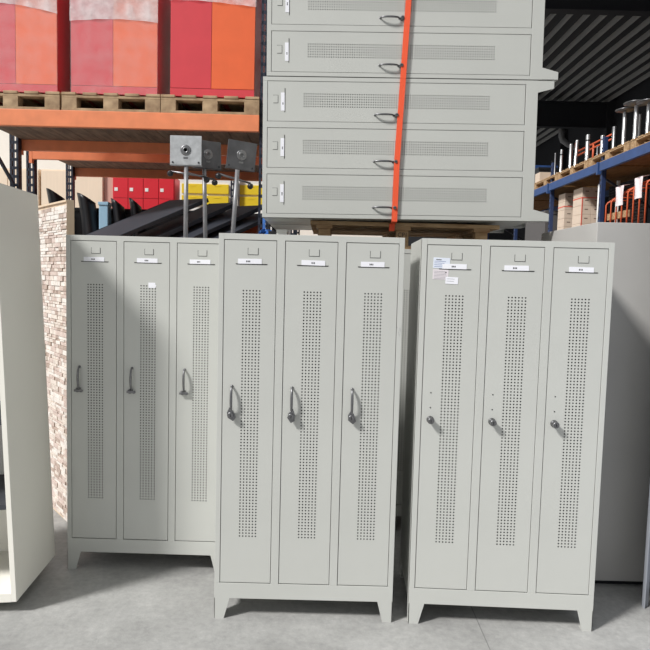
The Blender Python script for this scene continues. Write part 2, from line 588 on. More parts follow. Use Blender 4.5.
part('delivery_label', lambda b: (paper(b, 0.069, 0.045, 6, 5), box(b, 0.055, 0.060, -0.0014, -0.001, 0.030, 0.036, mi=2)), [PAPER_P, INKG, INK], rd[0], (0.0285, 0, 1.618), (0, 0.03, 0))['label'] = 'pinkish paper label with faint print'
part('sticker', lambda b: paper(b, 0.056, 0.031, 2, 9), [CARD, INKG], rd[0], (0.086, -0.0006, 1.599), (0, 0.03, 0))['label'] = 'small white sticker'

# rear lockers that carry the pallet and the tall steel posts (mostly hidden)
locker('grey locker hidden behind the left locker under the steel posts', (-1.44, 3.96, 0), plain=True)
locker('grey locker hidden behind the middle locker, under the left half of the pallet', (-0.515, 3.99, 0), plain=True)
locker('grey locker glimpsed in the gap behind the middle and right lockers', (0.345, 3.96, 0), plain=True)

# pallet with the two lockers lying on it
def pallet_parts(t, w, d, deckdir='x', nb=5, wood=WOOD, inset=0.0, board=0.022, xs=None, ys=None):
    """top boards run along x when deckdir is 'x'; blocks nine, h 0.144"""
    for k in range(nb):
        if deckdir == 'x':
            bw = d / nb * 0.78
            y0 = k * (d - bw) / (nb - 1)
            part('deck_board', lambda b: box(b, 0, w, y0, y0 + bw, 0.122, 0.144, 0.002), wood, t)
        else:
            bw = w / nb * 0.72
            x0 = k * (w - bw) / (nb - 1)
            part('deck_board', lambda b: box(b, x0, x0 + bw, 0, d, 0.122, 0.144, 0.004), wood, t)
    xs = xs or (0.05, w / 2, w - 0.05)
    ys = ys or (0.05, d / 2, d - 0.05)
    blocks = []
    for y in ys:
        if deckdir != 'x':
            part('stringer_board', lambda b: box(b, 0, w, y - 0.045, y + 0.045, 0.102, 0.122, 0.002), wood, t)
        for x in xs:
            top = 0.102
            blocks.append(part('block', lambda b: box(b, x - 0.0375 if deckdir == 'x' else x - 0.06, x + 0.0375 if deckdir == 'x' else x + 0.06, y - 0.045, y + 0.045, 0.020, top, 0.002), wood, t))
    if deckdir == 'x':
        for x in xs:
            part('stringer_board', lambda b: box(b, x - 0.05, x + 0.05, 0, d, 0.102, 0.122, 0.002), wood, t)
        for y in ys:
            part('bottom_board', lambda b: box(b, 0, w, y - 0.05, y + 0.05, 0, 0.020, 0.002), wood, t)
    else:
        for y in ys:
            part('bottom_board', lambda b: box(b, 0, w, y - 0.05, y + 0.05, 0, 0.020, 0.002), wood, t)
    return blocks
pal = thing('wooden_pallet', 'wooden pallet stamped on its middle block, under the two lockers lying on their side', 'pallet', (-0.107, 3.99, 1.8))
pal.scale.z = 1.14
blk = pallet_parts(pal, 1.18, 0.9, 'x', 6, WOOD, xs=(0.088, 0.577, 1.07))
tx = bpy.data.curves.new('stamp', 'FONT')
tx.body = 'CP1'
tx.size = 0.036
tx.extrude = 0.0004
tx.align_x = 'CENTER'
tx.materials.append(INK)
tmp_ = bpy.data.objects.new('stamp', tx)
COL.objects.link(tmp_)
bpy.context.view_layer.update()
sm_ = bpy.data.meshes.new_from_object(tmp_.evaluated_get(bpy.context.evaluated_depsgraph_get()))
bpy.data.objects.remove(tmp_)
put('stamp', sm_, blk[1], (0.577, 0.0035, 0.066), (math.pi / 2, 0, 0))

TILT = math.radians(0.6)
LEN = 0.964
lowl, _ = locker('grey locker lying on its side on the pallet, lower of the two stacked',
                 (-0.398 + LEN * 1.8, 3.88, 1.9655 + 1.76 * math.sin(TILT)), (0, -math.pi / 2 - TILT, 0.0), 'stack')
upl, _ = locker('grey locker lying on its side, upper of the two stacked',
                (-0.386 + LEN * 1.8, 3.88, 1.9655 + 0.836 + 1.76 * math.sin(TILT)), (0, -math.pi / 2 - TILT, 0.0), 'stack')
rearl, _ = locker('grey locker lying at the back of the pallet, hidden behind the lower one',
                  (-0.398 + LEN * 1.8, 4.392, 1.9655 + 1.76 * math.sin(TILT)), (0, -math.pi / 2 - TILT, 0.0), plain=True)
for l_ in (lowl, upl, rearl):
    l_.scale.z = LEN
    l_.scale.x = 0.98

# ratchet strap around the stack
def strap_fill(b):
    w = 0.034
    path = [(0.452, 3.862, 3.66), (0.440, 3.862, 3.2), (0.425, 3.862, 2.80), (0.405, 3.862, 2.3), (0.402, 3.866, 1.960), (0.402, 3.93, 1.955), (0.402, 3.982, 1.953), (0.400, 3.984, 1.91)]
    for (p, q) in zip(path, path[1:]):
        p, q = Vector(p), Vector(q)
        d = (q - p)
        s = Vector((w, 0, 0))
        n = d.cross(s).normalized() * 0.002
        obox(b, p - s / 2, d * 1.002, s, n)
tag(part('tension_strap', strap_fill, STRAP), 'orange red tension strap hanging down the front of the two stacked lockers', 'strap')

# ------------------------------------------------------------------ left: open cabinet, stone panel
cab = thing('open_cabinet', 'tall off white open cabinet with dark shelves leaning slightly at the left edge', 'cabinet', (-2.408, 2.80, 0.0), (0, -0.040, 0.062))
CW, CD_, CH = 1.0, 0.5, 1.965
part('side_panel', lambda b: box(b, CW - 0.024, CW, 0, CD_, 0.02, CH, 0.0015), OWHITE, cab)
part('side_panel', lambda b: box(b, 0, 0.024, 0, CD_, 0.02, CH, 0.0015), OWHITE, cab)
part('top_panel', lambda b: box(b, 0.024, CW - 0.024, 0, CD_, CH - 0.024, CH), OWHITE, cab)
part('bottom_panel', lambda b: box(b, 0.024, CW - 0.024, 0, CD_, 0.02, 0.06), OWHITE, cab)
part('back_panel', lambda b: box(b, 0.024, CW - 0.024, CD_ - 0.012, CD_, 0.06, CH - 0.024), OWHITE, cab)
for z in (0.46, 0.86, 1.22, 1.6):
    part('shelf', lambda b: box(b, 0.024, CW - 0.024, 0.01, CD_ - 0.012, z, z + 0.024, 0.001), DGREY, cab)['label'] = 'anthracite shelf'
for x in (0.06, CW - 0.12):
    part('glide', lambda b: box(b, x, x + 0.06, 0.08, 0.14, -0.0, 0.02), BLACKP, cab)
    part('glide', lambda b: box(b, x, x + 0.06, CD_ - 0.14, CD_ - 0.08, -0.0, 0.02), BLACKP, cab)
tag(part('floor_shim', lambda b: box(b, -1.58, -1.50, 3.10, 3.24, 0, 0.030, 0.002), BLACKP), 'flat black shim on the floor under the leaning off white cabinet', 'shim')

pan = thing('stone_panel', 'tall panel clad in pale ledge stone with a light wooden edge behind the left locker', 'panel', (-1.607, 3.93, 0), (0, 0, math.radians(-50)))
# local x runs along the stone face to its near right end at x = 0, local +y is the thickness
SWD, SHT = 0.62, 2.035
part('core', lambda b: box(b, -SWD, -0.0025, 0.012, 0.05, 0.0, SHT, 0.001), EDGE, pan)
part('edge_strip', lambda b: box(b, -0.0025, 0.0, 0.004, 0.05, 0.0, SHT), EDGE, pan)['label'] = 'pale wooden edge'
def stone_fill(b):
    r = random.Random(3)
    z = 0.012
    while z < SHT - 0.02:
        h = r.uniform(0.012, 0.034)
        if z + h > SHT - 0.012:
            h = SHT - 0.012 - z
        x = -SWD
        while x < -0.004:
            w = r.uniform(0.035, 0.13)
            if x + w > -0.03:
                w = -0.003 - x
            dpt = r.uniform(0.0, 0.009)
            box(b, x + 0.001, x + w - 0.001, dpt, 0.012, z + 0.001, z + h - 0.001, 0.0015, mi=r.choice((0, 0, 1, 1, 2, 3, 3)))
            x += w
        z += h
part('stone_face', stone_fill, STONES, pan)['label'] = 'stacked pale stone facing'
part('top_strip', lambda b: box(b, -SWD, 0, 0.0, 0.05, SHT, SHT + 0.012, 0.001), EDGE, pan)

# ------------------------------------------------------------------ right: grey cupboard, steel shelving
gb = thing('grey_cupboard', 'tall plain grey cupboard standing behind the right locker', 'cupboard', (1.385, 3.288, 0))
part('body', lambda b: box(b, 0, 1.2, 0.0, 0.85, 0.03, 1.932, 0.003), GREYBOX, gb)
part('plinth', lambda b: box(b, 0.02, 1.18, 0.03, 0.83, 0.0, 0.03), BLACKP, gb)  # black colour stands for the shadow gap at the floor
sh = thing('steel_shelving', 'blue grey steel shelving with added light blocking sheets, one post showing at the right edge', 'shelving', (1.634, 1.35, 0), (0, 0, 0))
SL, SW, SH_ = 1.74, 0.60, 2.2                        # length along y, width, height; stretched out of view to block light
for x in (0, SW - 0.033):
    for y, yy in ((0, 0), (SL, -0.03)):
        part('post', lambda b: (box(b, x, x + 0.033, y - (0.003 if yy else 0), y + (0 if yy else 0.003), 0, SH_),
                                box(b, x if x == 0 else x + 0.03, x + 0.003 if x == 0 else x + 0.033, y + yy, y + yy + 0.03, 0.0, SH_)), BLUEGREY, sh)
for z in (0.15, 0.75, 1.3, 1.75, 2.14):
    part('shelf', lambda b: box(b, 0.038, SW - 0.036, 0.034, SL - 0.036, z, z + 0.03, 0.002), BLUEGREY, sh)
part('side_panel', lambda b: box(b, 0.0345, 0.0358, 0.004, SL - 0.006, 0.10, SH_ - 0.01), BLUEGREY, sh)  # sheet added to keep light out of the pocket beside the cupboard
part('side_panel', lambda b: box(b, SW - 0.0358, SW - 0.0345, 0.004, SL - 0.006, 0.10, SH_ - 0.01), BLUEGREY, sh)  # second added sheet, also there to block light
part('end_blocker', lambda b: box(b, 0.038, SW - 0.036, SL - 0.008, SL - 0.006, 0.10, SH_ - 0.01), BLUEGREY, sh)  # end closed with an added sheet that blocks light

# ------------------------------------------------------------------ left pallet racking
def upright_fill(y0, h):
    def f(b):
        W2, D2 = 0.08, 0.07
        # front web with slots: strips with real openings
        for dx in (-W2 / 2, W2 / 2 - 0.018):
            box(b, dx, dx + 0.018, 0, 0.003, 0, h)
        box(b, -0.008, 0.008, 0, 0.003, 0, h)
        z = 0.0
        while z < h:
            box(b, -W2 / 2, W2 / 2, 0.0, 0.0028, z, min(z + 0.028, h))
            z += 0.08
        for sx in (-1, 1):
            box(b, sx * W2 / 2 - 0.0015, sx * W2 / 2 + 0.0015, 0.0, D2, 0, h)
    return f
def rack(name, label, xs, y0, y1, levels, h, beam_m, deck_m, up_me, brace_m, overhang=None):
    t = thing(name, label, 'racking', (xs[0], y0, 0))
    X = [x - xs[0] for x in xs]
    D = y1 - y0
    for x in X:
        put('upright', up_me, t, (x, 0.0, 0))
        put('upright', up_me, t, (x, D - 0.07, 0))
        def br(b):
            z = 0.3
            s = 1
            while z + 0.55 < h:
                a, c = (0.08, D - 0.08) if s > 0 else (D - 0.08, 0.08)
                obox(b, (x - 0.012, a, z), (0, c - a, 0.62), (0.024, 0, 0), (0, 0, 0.03))
                z += 0.70
                s = -s
        part('brace', br, brace_m, t)
        part('foot_plate', lambda b: box(b, x - 0.06, x + 0.06, -0.01, 0.09, 0, 0.004), brace_m, t)
    for (z0, z1) in levels:
        for xa, xb in zip(X, X[1:]):
            for y in (-0.045, D):
                part('beam', lambda b: (box(b, xa + 0.041, xb - 0.041, y, y + 0.045, z0, z1, 0.004), box(b, xa + 0.01, xa + 0.041, y + (-0.002 if y < 0 else 0.002), y + 0.043, z0 - 0.04, z1 + 0.02)), beam_m, t)
            def dk(b):
                n = int((xb - xa) / 0.16)
                wd = (xb - xa - 0.09) / n
                for k in range(n):
                    box(b, xa + 0.045 + k * wd, xa + 0.045 + (k + 1) * wd - 0.005, 0.004, D - 0.004, z1 - 0.03, z1 - 0.004)
            part('deck', dk, deck_m, t)
    return t
UF = mesh('upright', upright_fill(0, 4.6), NAVY)
UG = mesh('upright', upright_fill(0, 2.95), NAVY)
rack('pallet_rack', 'orange pallet rack with navy uprights carrying the red cabinets', (-3.0, -0.525), 5.2, 6.2, [(1.72, 1.85), (2.755, 2.885)], 4.6, ORANGE, DECK, UF, NAVY)
rack('pallet_rack', 'orange pallet rack standing back to back behind the front orange rack', (-3.12, -0.525), 6.72, 7.80, [(1.72, 1.85), (2.755, 2.885)], 2.95, ORANGE, DECK, UG, NAVY)
rack('pallet_rack', 'low rack far behind carrying the red and yellow lockers', (-4.9, -1.262, -0.45), 8.55, 9.5, [(1.07, 1.2)], 2.9, ORANGE, DECK, UG, NAVY)

# three red cabinets on pallets
PB = thing('wooden_pallet', 'small weathered pallet on the orange beam under the leftmost red cabinet', 'pallet', (-2.943, 5.16, 2.885), group='pallets under the red cabinets')
pallet_parts(PB, 0.785, 0.9, 'y', 5, WOODD, xs=(0.06, 0.3925, 0.725))
for px_, w_ in ((-2.143, 'middle'), (-1.353, 'rightmost')):
    c_ = copy_tree(PB)
    c_.location.x = px_
    c_['label'] = 'small weathered pallet on the orange beam under the %s red cabinet' % w_

def red_cabinet(label, x, w, split, film_z, seed):
    t = thing('red_cabinet', label, 'cabinet', (x, 5.2, 3.029), group='red cabinets on the rack')
    h, d = 1.12, 0.88
    part('body', lambda b: box(b, 0, w, 0.02, d, 0.0, h, 0.002), RED, t)
    part('plinth', lambda b: box(b, 0, w, 0.001, 0.02, 0.0, 0.061, 0.001), RED, t)
    s = split - x
    part('door', lambda b: box(b, 0.001, s - 0.0015, 0.0, 0.018, 0.064, h - 0.02, 0.001), RED, t)['label'] = 'red door'
    part('door', lambda b: box(b, s + 0.0015, w - 0.001, 0.0, 0.018, 0.064, h - 0.02, 0.001), REDO, t)['label'] = 'orange door'
    def film(b):
        r = random.Random(seed)
        ph = r.uniform(0, 6)
        n, m = 40, 10
        g = []
        for i in range(n + 1):
            u = i / n
            zb = film_z - 3.029 + 0.012 * math.sin(u * 3.1 + ph) - 0.10 * abs(u - 0.35) ** 1.6 * (1 if seed % 2 else 0.35)
            g.append([b.verts.new((-0.006 + u * (w + 0.012), -0.008 - 0.004 * math.sin(j * 2.1 + i * .6), zb + (h + 0.01 - zb) * j / m)) for j in range(m + 1)])
        for i in range(n):
            for j in range(m):
                f = b.faces.new((g[i][j], g[i + 1][j], g[i + 1][j + 1], g[i][j + 1]))
                f.smooth = True
        bmesh.ops.recalc_face_normals(b, faces=b.faces[:])
    if seed != 4:
        part('film_layer', lambda b: box(b, -0.004, w + 0.004, -0.0035, -0.0025, 0.0, h), FILM1, t)['label'] = 'single layer of clear film'
    part('stretch_film', film, FILM, t)['label'] = 'crinkled clear stretch film'
red_cabinet('red and orange cabinet wrapped in film, leftmost of three on the rack', -2.88, 0.688, -2.522, 3.70, 1)
red_cabinet('red and orange cabinet wrapped in film, middle of three on the rack', -2.081, 0.689, -1.745, 3.60, 2)
red_cabinet('red and orange cabinet, rightmost of three, next to the stacked lockers', -1.288, 0.673, -0.96, 3.76, 4)

# things on the lower shelf of the racks
def shell(label, x, y, w, top, rz):
    """upright black moulded shell: flat top rising to a point at its left, hollow left edge"""
    def f(b):
        H = top - 1.85
        n, m = 10, 12
        F_, B_ = [], []
        for i in range(n + 1):
            u = i / n
            ra, rb = [], []
            for j in range(m + 1):
                v = j / m
                z = (H - 0.10 * u ** 1.6 * H / 0.6) * v
                xl = -w * 0.5 + w * 0.22 * math.sin(math.pi * min(1, (1 - v) * 1.25) * 0.5)
                xr = w * 0.5 - 0.02 * v + 0.05 * (1 - v)
                xx = xl + (xr - xl) * u
                yy = 0.10 * (u - .5) ** 2 * 4 - 0.06 * v
                ra.append(b.verts.new((xx, yy, z)))
                rb.append(b.verts.new((xx, yy + 0.022, z)))
            F_.append(ra)
            B_.append(rb)
        for G in (F_, B_):
            for i in range(n):
                for j in range(m):
                    b.faces.new((G[i][j], G[i + 1][j], G[i + 1][j + 1], G[i][j + 1])).smooth = True
        for i in range(n):
            b.faces.new((F_[i][m], F_[i + 1][m], B_[i + 1][m], B_[i][m]))
            b.faces.new((F_[i][0], F_[i + 1][0], B_[i + 1][0], B_[i][0]))
        for i in (0, n):
            for j in range(m):
                b.faces.new((F_[i][j], F_[i][j + 1], B_[i][j + 1], B_[i][j]))
        bmesh.ops.recalc_face_normals(b, faces=b.faces[:])
    o = part('moulded_shell', f, BLACKP, None, (x, y, 1.85), (0, 0, rz))
    return tag(o, label, 'shell', 'black moulded shells on the rack')
shell('black moulded shell with a pointed top, seen above the stone patterned panel', -2.93, 6.88, 0.21, 2.49, 0.1)
shell('black moulded shell with a pointed top, just right of the stone patterned panel', -2.60, 6.88, 0.21, 2.45, 0.1)
shell('black moulded shell with a pointed top, below the left half of the red lockers', -2.26, 6.88, 0.16, 2.40, 0.1)
shell('black moulded shell with a pointed top, below the right half of the red lockers', -2.07, 6.88, 0.15, 2.41, 0.1)
tag(part('plastic_crate', lambda b: (box(b, -2.455, -2.355, 6.86, 6.98, 1.85, 2.35, 0.01), box(b, -2.46, -2.35, 6.85, 6.99, 2.32, 2.355, 0.005)), mat('pale_blue_plastic', srgb(150, 190, 214), 0.5)), 'pale blue plastic crate standing between the black moulded shells', 'crate')
tag(part('storage_box', lambda b: (box(b, -2.9, -1.0, 7.06, 7.30, 1.85, 2.29, 0.01), box(b, -2.92, -0.98, 7.04, 7.32, 2.27, 2.305, 0.004)), BLACKP), 'long black storage box behind the black moulded shells on the rack', 'box')

def board(label, px, py, pz, ln, wd, th=0.03):
    a = Vector((0.72, 0.50, 0.42)).normalized() * ln
    w = Vector((0.86, -0.50, 0.0)).normalized() * wd
    n = a.cross(w).normalized()
    if n.z < 0:
        n = -n
    def f(b):
        obox(b, (px, py, pz), a, w, -n * th, 0.003)
    return tag(part('black_board', f, BLACK), label, 'board', 'black boards leaning on the rack')
board('long anthracite board lying at a slope above the left locker, leftmost of the sloping boards', -2.05, 5.36, 1.905, 0.84, 0.44)
board('long anthracite board lying at a slope, second from the left above the left locker', -1.72, 5.44, 1.885, 0.86, 0.30)
board('long anthracite board lying at a slope behind the steel posts', -1.44, 5.46, 1.885, 0.82, 0.30)
board('long anthracite board lying at a slope, rightmost of the boards behind the steel posts', -1.16, 5.48, 1.885, 0.66, 0.24)
tag(part('storage_bin', lambda b: (box(b, -0.98, -0.60, 5.98, 6.12, 1.85, 2.12, 0.006), box(b, -0.99, -0.59, 5.97, 6.13, 2.11, 2.145, 0.004)), mat('rust_orange_plastic', srgb(176, 78, 44), 0.55)), 'rusty orange bin behind the sloping boards, left of the stacked lockers', 'bin')

# lockers far behind
rb = thing('locker_bank', 'bright red locker bank with small white plates, far behind under the orange rack', 'locker', (-2.90, 8.62, 1.2))
part('body', lambda b: box(b, 0, 0.83, 0.02, 0.5, 0, 1.70, 0.003), REDL, rb)
for r_ in range(5):
    for c_ in range(4):
        z0 = 1.69 - (r_ + 1) * 0.285
        x0 = 0.008 + c_ * 0.205
        d_ = part('door', lambda b: box(b, x0, x0 + 0.199, 0, 0.018, z0, z0 + 0.279, 0.002), REDL, rb)
        part('number_plate', lambda b: box(b, x0 + 0.02, x0 + 0.065, -0.004, 0.001, z0 + 0.09, z0 + 0.135), WHITE, d_)
tag(part('wood_panel', lambda b: box(b, -3.02, -2.905, 8.66, 8.70, 1.2, 2.98, 0.002), mat('pink_brown_board', srgb(206, 162, 148), 0.7)), 'narrow pinkish brown board standing at the left of the red locker bank', 'board')
def yellow_bank(label, x, w):
    t = thing('locker_bank', label, 'locker', (x, 8.62, 1.2), group='white cabinets with yellow doors')
    part('body', lambda b: box(b, 0, w, 0.02, 0.5, 0, 1.70, 0.003), WHITE, t)
    for r_ in range(2):
        for c_ in range(2):
            z0 = 1.49 - r_ * 0.155
            x0 = 0.03 + c_ * (w - 0.03) / 2
            part('door', lambda b: (box(b, x0, x0 + (w - 0.09) / 2, 0, 0.018, z0, z0 + 0.125, 0.002), box(b, x0 + (w - .09) / 4 - .04, x0 + (w - .09) / 4 + .04, -0.003, 0.0, z0 + 0.095, z0 + 0.105)), YELLOW, t)
    part('lower_door', lambda b: box(b, 0.03, w - 0.03, 0, 0.018, 0.05, 1.24, 0.002), WHITE, t)
yellow_bank('white cabinet with four yellow drawers, seen between the leftmost steel posts', -2.0, 0.69)
yellow_bank('white cabinet with four yellow drawers, seen beside the rightmost steel post', -1.22, 0.70)
def birch(label, x, w):
    t = thing('birch_cupboard', label, 'cupboard', (x, 8.62, 1.2), group='birch cupboards')
    part('body', lambda b: box(b, 0, w, 0.02, 0.5, 0, 1.76, 0.003), CREAM, t)
    for k in range(2):
        part('door', lambda b: box(b, 0.004 + k * w / 2, (k + 1) * w / 2 - 0.004, 0, 0.018, 0.02, 1.74, 0.002), CREAM, t)
birch('cream wooden cupboard far behind, just left of the narrow pinkish board', -3.86, 0.83)
birch('cream wooden cupboard far behind at the left edge beyond the navy uprights', -4.72, 0.83)

# steel posts with square plates
def steel_post(label, x, y, ztop, w, lean, tilt, pz=0, polex=0.0, m=None):
    t = thing('steel_post', label, 'post', (x, y, 1.801 + 0.1 * abs(lean)), (0, lean, pz), group='steel posts with square plates')
    H = ztop - 1.8
    part('foot', lambda b: lathe(b, [(0.10, 0), (0.10, 0.006), (0.03, 0.012), (0.022, 0.03)], (0, 0, 0), seg=28), GALV, t)
    part('pole', lambda b: tube(b, [(0, 0.02, 0.01), (0, 0.02, H - 0.17)], 0.0145, 14), POLE, t)
    def plate(b):
        box(b, -w / 2 + polex, w / 2 + polex, 0, 0.006, H - w * .93, H, 0.0015)
        box(b, -w / 2 + polex, w / 2 + polex, 0.0, 0.03, H - w * .93, H - w * .93 + 0.004)
    pl = part('plate', plate, m or GALV, t, (0, 0, 0), (tilt, 0, 0))
    cz = H - w * .45
    part('socket', lambda b: (lathe(b, [(0.034, 0), (0.034, 0.003), (0.028, 0.004)], (polex, 0, cz), 'y', 24), lathe(b, [(0.02, 0.003), (0.02, 0.008), (0.012, 0.008), (0.012, 0.004)], (polex, 0, cz), 'y', 20)), STEEL, pl)
    part('rating_plate', lambda b: box(b, polex - 0.015, polex + 0.015, -0.0012, 0.0, H - w * .72, H - w * .66), STEEL, pl)
    for sx in (-1, 1):
        part('bolt', lambda b: lathe(b, [(0.006, 0), (0.006, 0.004), (0.003, 0.005)], (polex + sx * (w / 2 - 0.018), 0, H - w * .93 + 0.02), 'y', 8), INK, pl)
    arm = part('cross_arm', lambda b: tube(b, [(-0.12, 0.06, H - w * .93 - 0.03), (0.12, 0.10, H - w * .93 - 0.055)], 0.007, 8), STEEL, t)
    for p in ((-0.115, 0.06, H - w * .93 - 0.045), (0.12, 0.10, H - w * .93 - 0.075)):
        part('castor', lambda b: lathe(b, [(0.006, -0.02), (0.018, -0.012), (0.021, 0), (0.018, 0.012), (0.008, 0.022)], p, 'y', 16), BLACKP, arm)
    return t
steel_post('bright square steel plate on a thin post, leftmost of the three behind the left locker', -0.94, 4.22, 2.510, 0.206, 0.0, 0.0)
steel_post('dark square steel plate turned aside on a thin post, middle of the three', -0.825, 4.38, 2.51, 0.20, -0.03, 0.0, 0.66, polex=0.02, m=DARK_PLATE)
steel_post('dark square steel plate on a leaning post, rightmost of the three beside the stack', -0.628, 4.25, 2.478, 0.195, 0.06, 0.10, 0.42, m=DARK_PLATE)

# small things on the rear lockers under the overhanging stack
def webbing(b):
    r = random.Random(5)
    pts = [(-0.435, 4.25, 2.20), (-0.432, 4.25, 2.0), (-0.43, 4.24, 1.9)]
    for p, q in zip(pts, pts[1:]):
        obox(b, p, Vector(q) - Vector(p), (0.018, 0, 0), (0, 0.003, 0))
    for k in range(7):
        a = r.uniform(0, 6.28)
        c = Vector((-0.405 + r.uniform(-.02, .02), 4.24 + r.uniform(-.02, .02), 1.853 + r.uniform(-.008, .02)))
        loop = [c + Vector((0.035 * math.cos(u + a), 0.02 * math.sin(2 * u), 0.04 * math.sin(u + a))) for u in [i * 6.28 / 14 for i in range(15)]]
        for p, q in zip(loop, loop[1:]):
            obox(b, p, q - p, (0.004, 0.03, 0.0), (0.0, 0.002, 0.012))
    tube(b, [(-0.45, 4.24, 1.8015), (-0.41, 4.24, 1.85), (-0.38, 4.25, 1.89)], [0.02, 0.045, 0.02], 10)
tag(part('lashing_strap', webbing, BLUEBAG), 'bundle of blue lashing webbing at the left end of the stacked lockers', 'strap')
tag(part('black_box', lambda b: box(b, -0.385, -0.338, 4.16, 4.24, 1.80, 1.905, 0.003), BLACKP), 'small black box next to the blue webbing under the stacked lockers', 'box')
tag(part('white_box', lambda b: (box(b, -0.330, -0.262, 4.16, 4.26, 1.80, 1.912, 0.002), box(b, -0.333, -0.259, 4.157, 4.263, 1.900, 1.916, 0.001)), WHITE), 'small white box next to the black one under the stacked lockers', 'box')

# ------------------------------------------------------------------ right pallet racking, running into the depth
def rrack():
    t = thing('pallet_rack', 'blue pallet rack running back into the dark hall on the right', 'racking', (3.4, 4.38, 0))
    Y = [0.0, 1.87, 3.67, 5.47, 7.27, 9.3]
    X2 = 0.95
    for y in Y:
        for x in (0.0, X2):
            def up(b):
                box(b, x, x + 0.055, y - 0.03, y + 0.03, 0, 3.44, 0.004)
                for k in range(40):
                    box(b, x - 0.002, x + 0.001, y - 0.012, y + 0.012, 0.4 + k * 0.078, 0.43 + k * 0.078, mi=1)
            part('upright', up, [NAVYB if x == 0 else NAVY, GAP], t)
        part('brace', lambda b: [obox(b, (0.07, y - .01, z), (X2 - 0.07, 0, .5 * s), (0, 0.02, 0), (0, 0, 0.03)) for z, s in ((0.4, 1), (1.4, -1), (1.6, 1), (2.9, -1))], NAVY, t)
    for z0, z1 in ((2.08, 2.2), (3.01, 3.12)):
        for ya, yb in zip(Y, Y[1:]):
            for x in (-0.045, X2 + 0.07):
                part('beam', lambda b: (box(b, x, x + 0.045, ya + 0.045, yb - 0.045, z0, z1, 0.004), box(b, x - 0.002, x + 0.045, ya - 0.0, ya + 0.045, z0 - 0.03, z1 + 0.01)), BLUE, t)
            def dk(b):
                n = 10
                for k in range(n):
                    wd = (yb - ya - 0.1) / n
                    box(b, 0.01, X2 + 0.06, ya + 0.05 + k * wd, ya + 0.05 + (k + 1) * wd - 0.006, z1 - 0.025, z1 - 0.002)
            part('deck', dk, DECKB, t)
    return t
rrack()
RP = None
for k, (y, lab) in enumerate(((6.15, 'nearest of the row'), (7.30, 'second of the row'), (8.42, 'third of the row'), (9.50, 'fourth of the row'), (10.6, 'farthest of the row'))):
    if RP is None:
        RP = thing('wooden_pallet', '', 'pallet', (3.37, y, 3.118), (0, 0, 0), 'pallets on the blue rack')
        RP.scale.z = 0.8
        t_ = RP
        n_ = 7
        for j in range(n_):
            part('deck_board', lambda b: box(b, 0, 0.9, j * 0.165, j * 0.165 + 0.11, 0.122, 0.144, 0.002), WOOD, RP)
        for x in (0.05, 0.45, 0.85):
            part('stringer_board', lambda b: box(b, x - 0.045, x + 0.045, 0, 1.1, 0.102, 0.122, 0.002), WOOD, RP)
            part('bottom_board', lambda b: box(b, x - 0.045, x + 0.045, 0, 1.1, 0, 0.02, 0.002), WOOD, RP)
            for y_ in (0.06, 0.55, 1.04):
                part('block', lambda b: box(b, x - 0.045, x + 0.045, y_ - 0.06, y_ + 0.06, 0.02, 0.102, 0.002), WOOD, RP)
    else:
        t_ = copy_tree(RP)
        t_.location.y = y
    t_['label'] = 'wooden pallet on the upper blue beam, ' + lab
PZ_ = 3.2335
def column(label, x, y, h, r, disc=0.0, band=False, dark=False, lean=0.0):
    t = thing('table_column', label, 'table leg', (x, y, PZ_), (0, lean, 0), 'table columns on the blue rack')
    part('tube', lambda b: lathe(b, [(r * 1.25, 0), (r * 1.25, 0.012), (r, 0.02), (r, h - 0.012), (r * .9, h)], (0, 0, 0), seg=18), CHROME if not dark else STEEL, t)
    if disc:
        part('base_disc', lambda b: lathe(b, [(r, h - 0.03), (disc * .5, h - 0.016), (disc, h - 0.008), (disc, h), (disc * .9, h + 0.004)], (0, 0, 0), seg=32), STEEL, t)
    if band:
        part('collar', lambda b: lathe(b, [(r * 1.05, h * .76), (r * 1.08, h * .77), (r * 1.08, h * .80), (r * 1.05, h * .81)], (0, 0, 0), seg=18), BLACKP, t)
    return t
column('polished table column topped by a round disc, nearest one at the right edge', 3.46, 7.06, 0.37, 0.022, 0.13)
column('polished table column topped by a large round disc, second from the right edge', 3.44, 7.30, 0.42, 0.024, 0.14)
column('thin polished column standing behind the two nearest disc topped columns', 3.50, 7.33, 0.31, 0.013)
column('polished table column topped by a round disc, third from the right edge', 3.44, 7.58, 0.415, 0.022, 0.11)
column('thick grey column just right of the tall blue upright', 3.46, 7.88, 0.295, 0.027, dark=True)
column('thick grey column with a dark collar just left of the tall blue upright', 3.45, 8.18, 0.255, 0.026, band=True)
column('short thin column between two thick grey ones left of the blue upright', 3.50, 8.44, 0.17, 0.014, dark=True)
column('tall grey column with a dark collar in front of the orange tubes', 3.44, 8.62, 0.36, 0.027, band=True)
column('slightly leaning shiny column in front of the orange tubes', 3.43, 9.00, 0.37, 0.022, lean=0.04)
column('shiny column at the left end of the orange tubes', 3.44, 9.21, 0.36, 0.022)
column('shiny column with a dark collar near the far end of the row', 3.44, 9.57, 0.35, 0.02, band=True)
column('dull column at the far end of the row next to the blue crate', 3.44, 9.82, 0.35, 0.016, dark=True)
fr = thing('tube_frame', 'low orange tube frame standing behind the columns on the blue rack', 'frame', (3.62, 8.25, PZ_))
for y in (0.0, 0.62, 1.25):
    part('post', lambda b: tube(b, [(0, y, 0), (0, y, 0.44 if y > 1 else 0.30)], 0.013, 10), CAGE, fr)
for z in (0.10, 0.24, 0.30):
    part('rail', lambda b: tube(b, [(0, 0, z), (0, 1.25, z)], 0.012, 10), CAGE, fr)
tag(part('blue_crate', lambda b: (box(b, 3.45, 3.95, 11.2, 11.6, 3.2345, 3.62, 0.01), box(b, 3.43, 3.97, 11.18, 11.62, 3.58, 3.64, 0.006)), BLUE), 'dark blue crate at the far end of the upper rack level', 'crate')
